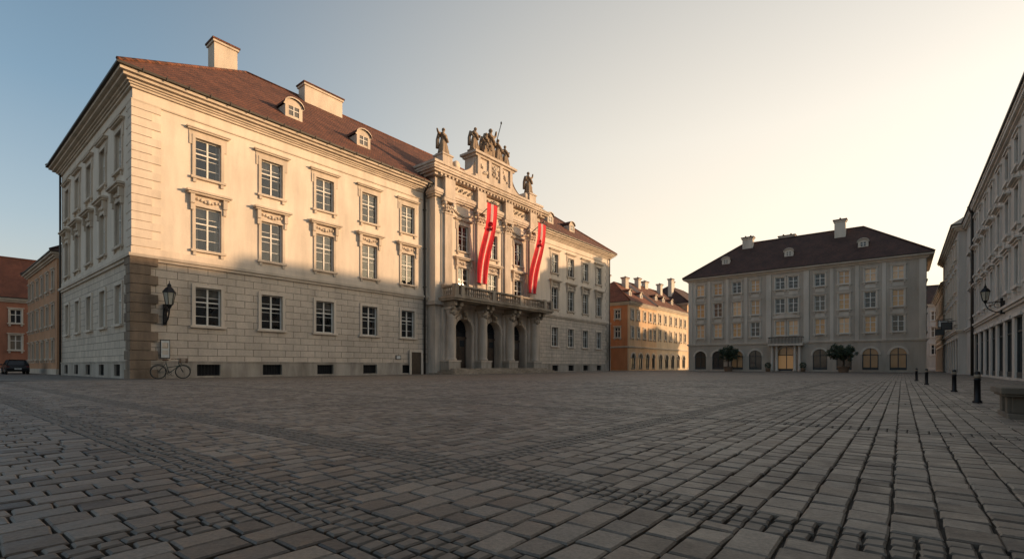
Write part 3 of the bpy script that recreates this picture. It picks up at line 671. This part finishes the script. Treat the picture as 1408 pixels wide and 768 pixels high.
for a in rc_(39,3.2):
    B['stone_trim'].box(F,a-.6,a+.6,0,.05,8.0,8.45,'rowtrim'); B['stone_trim'].box(F,a-.6,a+.6,0,.05,11.2,11.6,'rowtrim')
    B['stone_trim'].box(F,a-1.0,a+1.0,0,.35,11.04,11.14,'rowtrim'); B['stone_trim'].box(F,a-1.0,a+1.0,0,.3,7.8,7.9,'rowtrim')
B.done()
F=Fr(57,ROWO-.6,1,0,0,-1)
B=house('grey_shop_house',F,23,14,14.9,20.0,[(11.8,13.5,1.1),(8.5,10.5,1.15),(5.2,7.3,1.15)],rc_(23,3.2),'rowstucco','greytrim','roof_dark',ground=shop(23,3.2,2.),detail=1,hl=False,hr=False);B.done()
B=house('brown_townhouse',Fr(80,ROWO-.3,1,0,0,-1),26,14,12.2,16.5,[(8.8,10.6,1.1),(5.2,7.2,1.15)],rc_(26,3.2),'brown','greytrim','roof',ground=shop(26,3.2,2.),hl=False);B.done()
B=house('white_townhouse',Fr(122,36,0,1,-1,0),26,12,13.5,18,[(10.2,12.,1.1),(6.8,8.8,1.1),(3.2,5.2,1.1)],[2+3*k for k in range(8)],'rowstucco','rowtrim','roof_dark');B.done()

# ---------------------------------------------------------------- street furniture
def lantern(F,a,z,s=1.,name='wall_lantern',reach=1.0):
    mb=MB(); p=F.p
    mb.box(F,a-.1,a+.1,.0,.2,z-1.0*s,z+.1,'iron')
    pts=[p(a,.08+reach*math.sin(t*math.pi/2),z-.9*s+(.75*s)*(1-math.cos(t*math.pi/2))) for t in[k/8 for k in range(9)]]
    mb.path(pts,.035*s,'iron'); mb.tube(p(a,.05,z-.15*s),p(a,.08+reach,z-.15*s),.03*s,'iron')
    mb.path([p(a,.3+.18*math.cos(t),z-.35*s+.18*math.sin(t)) for t in[k*.6 for k in range(11)]],.02*s,'iron')
    mb.path([p(a,.62+.1*math.cos(t),z-.28*s+.1*math.sin(t)) for t in[k*.6 for k in range(11)]],.018*s,'iron')
    o=.08+reach
    mb.lathe(F,a,o,[(.06*s,z-.2*s),(.12*s,z-.05*s),(.16*s,z)],'iron',6,smooth=False)
    mb.lathe(F,a,o,[(.15*s,z),(.26*s,z+.6*s)],'lampglass',6,smooth=False)
    for i in range(6):
        t=2*math.pi*i/6; mb.tube(p(a+.16*s*math.cos(t),o+.16*s*math.sin(t),z),p(a+.27*s*math.cos(t),o+.27*s*math.sin(t),z+.6*s),.018*s,'iron',5)
    mb.lathe(F,a,o,[(.31*s,z+.6*s),(.3*s,z+.65*s),(.16*s,z+.85*s),(.09*s,z+.9*s),(.09*s,z+1.*s),(.03*s,z+1.08*s),(.01*s,z+1.22*s)],'iron',6,smooth=False)
    return mb.obj(name,p(a,0,z))
lantern(LONG,1.75,4.9,1.3,reach=.9)
RF=Fr(18,ROWO,1,0,0,-1); lantern(RF,16.,5.0,.9,reach=.8)
mb=MB(); mb.box(LONG,1.45,2.0,.18,.24,1.35,2.6,'iron'); mb.box(LONG,1.49,1.96,.24,.25,1.4,2.55,'sign'); mb.box(LONG,1.55,1.9,.25,.254,1.6,1.9,'greytrim'); mb.box(LONG,1.55,1.9,.25,.254,2.0,2.4,'stone'); mb.obj('notice_board',LONG.p(1.7,.2,1.3))
mb=MB(); mb.box(LONG,20.9,21.5,.02,.08,1.5,1.9,'iron'); mb.box(LONG,20.95,21.45,.08,.09,1.55,1.85,'sign'); mb.obj('wall_plaque',LONG.p(21,.1,1.5))
for a,z in((40.5,4.6),(46.,5.2),(52,4.6)):
    mb=MB(); F=Fr(18,ROWO-.6,1,0,0,-1)
    mb.tube(F.p(a,0,z+.9),F.p(a,1.3,z+.9),.03,'iron'); mb.box(F,a-.04,a+.04,.35,1.25,z,z+.8,'iron'); mb.box(F,a-.05,a+.05,.42,1.18,z+.07,z+.73,'winframe_dk' if a!=46 else 'sign'); mb.obj('hanging_shop_sign',F.p(a,0,z))
def bollard(x,y,h=.72):
    mb=MB(); F=Wf(x,y)
    mb.lathe(F,0,0,[(.085,0),(.085,.06),(.06,.09),(.055,h*.72),(.065,h*.73),(.065,h*.76),(.055,h*.77),(.055,h-.05),(.05,h-.015),(.02,h)],'iron',12)
    mb.lathe(F,0,0,[(.058,h*.79),(.058,h*.9)],'balc',12)
    mb.obj('street_bollard',(x,y,0))
for x,y in((10.2,10.6),(13.9,15.2),(18.,21.),(22.0,26.3)): bollard(x,y)
mb=MB(); F=Wf(7.85,7.25,0,math.radians(51))
mb.box(F,-.05,1.0,-.3,.3,.0,.1,'bench'); mb.box(F,.05,.9,-.24,.24,.1,.36,'bench'); mb.box(F,-.08,1.03,-.34,.34,.36,.40,'bench'); mb.box(F,-.12,1.07,-.38,.38,.40,.5,'bench')
for a in(.2,.75): mb.box(F,a-.1,a+.1,-.29,.29,.1,.357,'bench')
o=mb.obj('stone_bench',(7.85,7.25,0)); bv=o.modifiers.new('b','BEVEL'); bv.width=.014; bv.segments=2
def potted(u,n,rx,rz,zc,name='round_planter_tree'):
    mb=MB(); F=Fr(u,n,1,0,0,1)
    mb.lathe(F,0,0,[(.5,0),(.55,.1),(.68,.7),(.74,.72),(.74,.8),(.62,.8)],'brown',16)
    mb.lathe(F,0,0,[(.6,.74),(.3,.82)],'soil',12)
    mb.tube(F.p(0,0,.7),F.p(.05,0,zc-rz*.3),.11,'bark',8,.07)
    for k in range(9):
        t=k*2.4; mb.tube(F.p(.03,0,zc-rz*.6+.08*k),F.p(rx*.7*math.cos(t),rx*.7*math.sin(t),zc+rz*rr(-.3,.6)),.04,'bark',5,.012)
    clumps=[]
    for k in range(85):
        t=rr(0,6.28); s=rr(-1,1); q=math.sqrt(1-s*s); m=rr(.3,.92)
        clumps.append((rx*m*q*math.cos(t),rx*m*q*math.sin(t),zc+rz*m*s,rr(.22,.38)))
    for cx,cy,cz,cr in clumps:
        for i in range(60):
            t=rr(0,6.28); s=rr(-1,1); q=math.sqrt(1-s*s); m=cr*rr(.4,1.05)
            P0=Vector(F.p(cx+m*q*math.cos(t),cy+m*q*math.sin(t),cz+m*s)); a=Vector((rr(-1,1),rr(-1,1),rr(-1,1))).normalized(); b_=a.orthogonal().normalized(); l=rr(.07,.12)
            mb.face([tuple(P0-a*l),tuple(P0+b_*l*.6),tuple(P0+a*l),tuple(P0-b_*l*.6)],'leaf')
    mb.obj(name,F.p(0,0,0))
potted(71.3,17.6,1.55,1.3,2.8); potted(68.,32.8,2.0,1.3,2.7)
for n_ in(23.0,27.6):
    F=Fr(72.3,n_,1,0,0,1); mb=MB(); mb.lathe(F,0,0,[(.25,0),(.35,.5),(.38,.55)],'brown',10)
    for i in range(260):
        t=rr(0,6.28); s=rr(-1,1); q=math.sqrt(1-s*s); P0=Vector(F.p(.4*q*math.cos(t),.4*q*math.sin(t),.95+.42*s)); a=Vector((rr(-1,1),rr(-1,1),rr(-1,1))).normalized(); b_=a.orthogonal().normalized()
        mb.face([tuple(P0-a*.1),tuple(P0+b_*.06),tuple(P0+a*.1),tuple(P0-b_*.06)],'leaf')
    mb.obj('potted_shrub',F.p(0,0,0))
def bicycle(F):
    mb=MB(); p=F.p
    def wheel(cx,r=.34):
        N=28
        for (rad,w,m_) in((r,.026,'rubber'),(r-.03,.012,'chrome')):
            pts=[p(cx+rad*math.cos(2*math.pi*k/N),0,r+.02+rad*math.sin(2*math.pi*k/N)) for k in range(N+1)]; mb.path(pts,w,m_)
        for k in range(16):
            t=2*math.pi*k/16; mb.tube(p(cx,.02*(-1)**k,r+.02),p(cx+(r-.03)*math.cos(t),0,r+.02+(r-.03)*math.sin(t)),.003,'chrome',4)
        mb.tube(p(cx,-.05,r+.02),p(cx,.05,r+.02),.025,'chrome')
        pts=[p(cx+(r+.045)*math.cos(t),0,r+.02+(r+.045)*math.sin(t)) for t in[.2+k*.25 for k in range(11)]]; mb.path(pts,.014,'bikepaint')
    wheel(0);wheel(1.08); z=.36
    bb=(.46,0,.3); st=(.33,0,.82); hd=(.88,0,.86); hb=(.92,0,.68)
    T=lambda a,b,r=.018,m_='bikepaint': mb.tube(p(*a),p(*b),r,m_)
    T(bb,st,.024);T(bb,hb,.026);T((.40,0,.58),hb,.024);T(hb,hd,.026);T(st,(.31,0,.95),.014,'chrome')
    for s in(-1,1):
        T((0,s*.05,z),(bb[0],s*.03,bb[2]),.014);T((0,s*.05,z),(st[0]-.02,s*.02,st[2]-.05),.012)
        T(hb,(1.08,s*.05,z),.016); T((0,s*.07,z),(-.12,s*.07,.76),.006)
    T(hd,(.86,0,1.0),.014,'chrome')
    mb.path([p(.66,-.28,1.02),p(.8,-.25,1.05),p(.88,-.08,1.02),p(.88,.08,1.02),p(.8,.25,1.05),p(.66,.28,1.02)],.016,'bikepaint')
    for s in(-1,1): mb.tube(p(.64,s*.28,1.02),p(.75,s*.265,1.04),.02,'leather')
    mb.blob(p(.27,0,.97),.15,'leather',sz=.35); mb.blob(p(.4,0,.97),.07,'leather',sz=.5)
    pts=[p(bb[0]+.095*math.cos(k*.45),.05,bb[2]+.095*math.sin(k*.45)) for k in range(15)]; mb.path(pts,.01,'iron')
    mb.tube(p(.46,.07,.3),p(.56,.07,.17),.012,'chrome'); mb.tube(p(.46,-.07,.3),p(.36,-.07,.43),.012,'chrome'); mb.box(F,.52,.62,.07,.16,.155,.18,'rubber'); mb.box(F,.31,.41,-.16,-.07,.42,.445,'rubber')
    mb.tube(p(.46,.05,.39),p(0,.05,.4),.006,'iron');mb.tube(p(.46,.05,.21),p(0,.05,.31),.006,'iron')
    mb.path([p(-.28,-.06,.77),p(.2,-.06,.78),p(.2,.06,.78),p(-.28,.06,.77),p(-.28,-.06,.77)],.012,'iron')
    for zz in(.82,.9,.98,1.06): mb.path([p(.95,-.16,zz),p(1.25,-.17,zz),p(1.25,.17,zz),p(.95,.16,zz),p(.95,-.16,zz)],.008,'leather')
    for k in range(7):
        y=-.16+.053*k; mb.tube(p(1.25,y,.82),p(1.25,y,1.06),.007,'leather');mb.tube(p(.95,y,.82),p(.95,y,1.06),.007,'leather')
    for k in range(6): mb.tube(p(.95+.06*k,-.165,.82),p(.95+.06*k,-.165,1.06),.007,'leather'); mb.tube(p(.95+.06*k,.165,.82),p(.95+.06*k,.165,1.06),.007,'leather')
    mb.blob(p(1.0,0,.78),.05,'chrome'); mb.tube(p(.3,.03,.3),p(.25,.18,.02),.01,'iron')
    mb.obj('parked_bicycle',p(0,0,0))
bicycle(Sc(LONG.sub(1.0,1.5),1.27))
def car(F):
    mb=MB(); p=F.p
    low=[(-2.1,.35),(-2.15,.6),(-2.08,.88),(-1.6,.97),(.75,.98),(1.6,.86),(2.08,.68),(2.15,.45),(2.05,.28),(-2.0,.28)]
    top=[(-1.95,.93),(-1.55,1.38),(-1.1,1.47),(.1,1.46),(.5,1.32),(1.1,.95)]
    def loft(poly,hw0,hw1,mat,zref):
        zs=[q[1] for q in poly]; z0,z1=min(zs),max(zs)
        hw=lambda z: hw0+(hw1-hw0)*(z-z0)/(z1-z0)
        Lf=[p(x,-hw(z),z) for x,z in poly];Rt=[p(x,hw(z),z) for x,z in poly]
        n=len(poly); mb.face(Lf,mat);mb.face(Rt,mat)
        for i in range(n): mb.face([Lf[i],Lf[(i+1)%n],Rt[(i+1)%n],Rt[i]],mat)
    loft(low,.86,.82,'carpaint',0); loft(top,.8,.6,'carglass',0)
    mb.box(F,-1.5,.25,-.6,.6,1.44,1.49,'carpaint')
    for s in(-1,1):
        for (a,b_) in(((-1.97,.94),(-1.5,1.45)),((.15,1.45),(1.12,.95)),((-.45,1.46),(-.4,.95))):
            mb.tube(p(a[0],s*(.8-.18*(a[1]-.93)/.5),a[1]),p(b_[0],s*(.8-.18*(b_[1]-.93)/.5),b_[1]),.045,'carpaint')
        mb.tube(p(-1.5,s*.61,1.45),p(.15,s*.61,1.45),.04,'carpaint')
        for x in(-1.3,1.35):
            mb.tube(p(x,s*.68,.33),p(x,s*.88,.33),.33,'rubber',20); mb.tube(p(x,s*.87,.33),p(x,s*.895,.33),.2,'chrome',12)
            mb.path([p(x+.38*math.cos(t),s*.87,.33+.38*math.sin(t)) for t in[k*math.pi/10 for k in range(11)]],.025,'rubber')
        mb.blob(p(.75,s*.95,1.0),.1,'carpaint',sz=.7); mb.box(F,1.9,2.13,s*.7-.14,s*.7+.14,.6,.72,'headlight'); mb.box(F,-2.16,-2.05,s*.7-.1,s*.7+.1,.72,.84,'taillight')
        mb.box(F,-.2,-.05,s*.86-.02,s*.86+.02,.8,.83,'chrome')
    mb.box(F,2.1,2.18,-.5,.5,.32,.5,'rubber'); mb.box(F,-2.17,-2.1,-.26,.26,.5,.62,'sign')
    mb.obj('parked_car',p(0,0,0))
car(Fr(-2.2,-33.2,0,-1,-1,0))

# ---------------------------------------------------------------- ground
m,nt,b=newmat('distant_sett_paving')
g=nd(nt,'ShaderNodeNewGeometry'); mp=nd(nt,'ShaderNodeMapping'); mp.inputs['Rotation'].default_value=(0,0,-math.atan2(UY,UX)); L(nt,g.outputs['Position'],mp.inputs[0])
br=nd(nt,'ShaderNodeTexBrick'); br.offset=.5; br.inputs['Scale'].default_value=1.; br.inputs['Brick Width'].default_value=.23; br.inputs['Row Height'].default_value=.2; br.inputs['Mortar Size'].default_value=.012
br.inputs['Color1'].default_value=(.27,.215,.165,1); br.inputs['Color2'].default_value=(.16,.127,.10,1); br.inputs['Mortar'].default_value=(.05,.042,.034,1); L(nt,mp.outputs[0],br.inputs['Vector'])
n=nd(nt,'ShaderNodeTexNoise',Scale=.3,Detail=6.); L(nt,g.outputs['Position'],n.inputs['Vector']); r=ramp(nt,[(.3,(.7,.7,.7)),(.7,(1.05,1.05,1.05))]); L(nt,n.outputs[0],r.inputs[0])
L(nt,mixc(nt,'MULTIPLY',1.,br.outputs[0],r.outputs[0]),b.inputs['Base Color']); b.inputs['Roughness'].default_value=.65
bp=nd(nt,'ShaderNodeBump',Strength=.6,Distance=.02); bp.invert=True; L(nt,br.outputs['Fac'],bp.inputs['Height']); L(nt,bp.outputs[0],b.inputs['Normal'])
M['farpave']=m
M['bed']=simple('sand_joint_bed',(.04,.033,.026),.95,noise=.4,scale=8,bump=.5)
m,nt,b=newmat('granite_setts')
g=nd(nt,'ShaderNodeNewGeometry'); r=ramp(nt,[(0,(.125,.10,.082)),(.15,(.20,.155,.118)),(.35,(.235,.195,.158)),(.55,(.27,.21,.16)),(.75,(.29,.245,.20)),(1,(.37,.30,.235))]); L(nt,g.outputs['Random Per Island'],r.inputs[0])
n=nd(nt,'ShaderNodeTexNoise',Scale=55.,Detail=6.,Roughness=.7); L(nt,g.outputs['Position'],n.inputs['Vector']); r2=ramp(nt,[(.3,(.62,.62,.62)),(.7,(1.14,1.14,1.14))]); L(nt,n.outputs[0],r2.inputs[0])
n2=nd(nt,'ShaderNodeTexNoise',Scale=.45,Detail=5.); L(nt,g.outputs['Position'],n2.inputs['Vector']); r3=ramp(nt,[(.3,(.64,.64,.66)),(.68,(1.05,1.04,1.02))]); L(nt,n2.outputs[0],r3.inputs[0])
n5=nd(nt,'ShaderNodeTexNoise',Scale=5.,Detail=6.,Roughness=.7); L(nt,g.outputs['Position'],n5.inputs['Vector']); r5=ramp(nt,[(.35,(.75,.75,.75)),(.6,(1.05,1.05,1.05))]); L(nt,n5.outputs[0],r5.inputs[0])
c=mixc(nt,'MULTIPLY',1.,r.outputs[0],r2.outputs[0]); c=mixc(nt,'MULTIPLY',1.,c,r3.outputs[0]); c=mixc(nt,'MULTIPLY',1.,c,r5.outputs[0]); L(nt,c,b.inputs['Base Color'])
rr_=nd(nt,'ShaderNodeMapRange'); rr_.inputs['From Min'].default_value=.3; rr_.inputs['From Max'].default_value=.7; rr_.inputs['To Min'].default_value=.38; rr_.inputs['To Max'].default_value=.78; L(nt,n5.outputs[0],rr_.inputs[0]); L(nt,rr_.outputs[0],b.inputs['Roughness'])
n4=nd(nt,'ShaderNodeTexNoise',Scale=16.,Detail=6.,Roughness=.6); L(nt,g.outputs['Position'],n4.inputs['Vector'])
bp=nd(nt,'ShaderNodeBump',Strength=.5,Distance=.014); L(nt,n4.outputs[0],bp.inputs['Height']); L(nt,bp.outputs[0],b.inputs['Normal'])
M['sett']=m
M['cobble']=simple('dark_basalt_cobble',(.15,.123,.098),.6,noise=.4,scale=9,bump=.4)
mb=MB(); S=900
mb.face([(-S,-S,0),(S,-S,0),(S,S,0),(-S,S,0)],'farpave'); mb.obj('ground')
UC=-(OX*UX+OY*UY); NC=-(OX*UY-OY*UX)
mb=MB()
YM=27.
mb.face([(-6,-2,.004),(6,-2,.004),(1.3*YM+2,YM,.004),(-1.3*YM-2,YM,.004)],'bed')
aB=[1.25,2.6,7.5,13,19,25]; nB=[-2.95,-9.2,-16.,-23.]; bw=.34
def stone(a0,a1,n0,n1,mat,h):
    j=.013; a0+=j/2;a1-=j/2;n0+=j/2;n1-=j/2
    J=lambda s=.007: rr(-s,s)
    cs=[(a0+J(),n0+J()),(a1+J(),n0+J()),(a1+J(),n1+J()),(a0+J(),n1+J())]
    ca=(a0+a1)/2;cn=(n0+n1)/2; hh=h+rr(-.003,.003); ta=rr(-.022,.022);tn=rr(-.022,.022); bvl=.010
    V=[]
    for lv in range(3):
        for (a,n) in cs:
            da=a-ca;dn=n-cn
            if lv==2: fa=1-bvl/abs(da) if abs(da)>.02 else .8; fn=1-bvl/abs(dn) if abs(dn)>.02 else .8; a=ca+da*fa;n=cn+dn*fn
            zz=0.0 if lv==0 else hh+ta*da+tn*dn-(.008 if lv==1 else 0)
            gu=UC+a;gn=NC+n
            V.append((OX+UX*gu+UY*gn,OY+UY*gu-UX*gn,zz))
    F_=[(8,9,10,11)]
    for l in(0,4):
        for i in range(4): F_.append((l+i,l+(i+1)%4,l+4+(i+1)%4,l+4+i))
    mb.shared(V,F_,mat,False)
def vis(a,n):
    X=UX*a+UY*n; Y=UY*a-UX*n
    return .9<Y<YM and abs(X)<1.22*Y+1.
n=-36.; 
while n<24:
    band=any(b0<=n+.05<b0+bw for b0 in nB)
    ph=.105 if band else rr(.17,.205)
    if not band:
        for b0 in nB:
            if n<b0<n+ph+.06: ph=b0-n
    a=-22.+rr(0,.2); 
    while a<48:
        ab=None
        for b0 in aB:
            if b0<=a+.02<b0+bw: ab=b0
        l=rr(.09,.12) if (band or ab is not None) else rr(.15,.27)
        if not band and ab is None:
            for b0 in aB:
                if a<b0<a+l+.08: l=b0-a
        if vis(a,n):
            if band: stone(a,a+l,n,n+ph,'cobble',.028)
            elif ab is not None:
                k=2 if ph>.15 else 1
                for q_ in range(k): stone(a,a+l,n+ph*q_/k,n+ph*(q_+1)/k,'cobble',.028)
            else: stone(a,a+l,n,n+ph,'sett',.028)
        a+=l
    n+=ph
mb.obj('paving_setts')

# ---------------------------------------------------------------- light, sky, camera
az,el=math.radians(84),math.radians(8.8)
sd=Vector((math.sin(az)*math.cos(el),math.cos(az)*math.cos(el),math.sin(el)))
ld=bpy.data.lights.new('sun','SUN'); ld.energy=4.7; ld.angle=math.radians(.8); ld.color=(1.,.66,.38)
lo=bpy.data.objects.new('sun',ld); lo.rotation_euler=sd.to_track_quat('Z','Y').to_euler(); lo.location=(60,0,60); sc.collection.objects.link(lo)
wd=bpy.data.worlds.new('World'); sc.world=wd; wd.use_nodes=True; nt=wd.node_tree
sk=nt.nodes.new('ShaderNodeTexSky'); sk.sky_type='NISHITA'; sk.sun_disc=False; sk.sun_elevation=el; sk.sun_rotation=az; sk.dust_density=3.; sk.air_density=1.; sk.ozone_density=1.5
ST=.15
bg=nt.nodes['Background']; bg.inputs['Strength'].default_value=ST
# low-sun haze added to the clear Nishita sky: veil thick at the horizon, warm towards the sun; zenith raised out of frame as added fill
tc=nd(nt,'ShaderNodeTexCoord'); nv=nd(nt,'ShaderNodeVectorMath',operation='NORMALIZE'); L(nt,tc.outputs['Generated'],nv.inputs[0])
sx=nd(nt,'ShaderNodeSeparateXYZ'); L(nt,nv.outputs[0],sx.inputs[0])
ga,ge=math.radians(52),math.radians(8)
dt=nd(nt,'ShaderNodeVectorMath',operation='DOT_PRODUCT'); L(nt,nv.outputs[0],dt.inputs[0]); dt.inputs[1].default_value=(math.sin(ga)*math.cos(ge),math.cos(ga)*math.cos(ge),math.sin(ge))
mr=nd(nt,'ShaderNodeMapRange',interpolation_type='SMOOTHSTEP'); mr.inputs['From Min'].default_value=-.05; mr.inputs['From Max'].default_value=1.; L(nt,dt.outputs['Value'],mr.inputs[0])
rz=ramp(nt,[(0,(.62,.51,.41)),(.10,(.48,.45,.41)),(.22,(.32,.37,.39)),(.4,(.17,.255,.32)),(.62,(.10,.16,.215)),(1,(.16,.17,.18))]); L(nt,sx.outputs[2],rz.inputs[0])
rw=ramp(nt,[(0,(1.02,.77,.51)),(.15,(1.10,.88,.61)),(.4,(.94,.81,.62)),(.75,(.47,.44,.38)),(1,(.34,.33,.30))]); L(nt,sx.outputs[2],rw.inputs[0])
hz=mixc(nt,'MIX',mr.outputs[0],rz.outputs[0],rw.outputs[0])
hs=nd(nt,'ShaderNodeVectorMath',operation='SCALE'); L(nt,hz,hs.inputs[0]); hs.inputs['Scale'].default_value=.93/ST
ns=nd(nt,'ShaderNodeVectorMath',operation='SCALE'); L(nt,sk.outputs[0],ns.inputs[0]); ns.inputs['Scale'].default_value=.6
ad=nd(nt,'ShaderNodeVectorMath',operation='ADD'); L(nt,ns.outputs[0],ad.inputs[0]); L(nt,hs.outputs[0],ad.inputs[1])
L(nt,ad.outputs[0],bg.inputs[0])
cd=bpy.data.cameras.new('camera'); co=bpy.data.objects.new('camera',cd); sc.collection.objects.link(co)
co.location=(0,0,.83); co.rotation_euler=(math.pi/2,0,0); cd.lens=17.0; cd.sensor_width=36; cd.shift_y=(503-384)/1408.; cd.clip_start=.05; cd.clip_end=3000
sc.camera=co
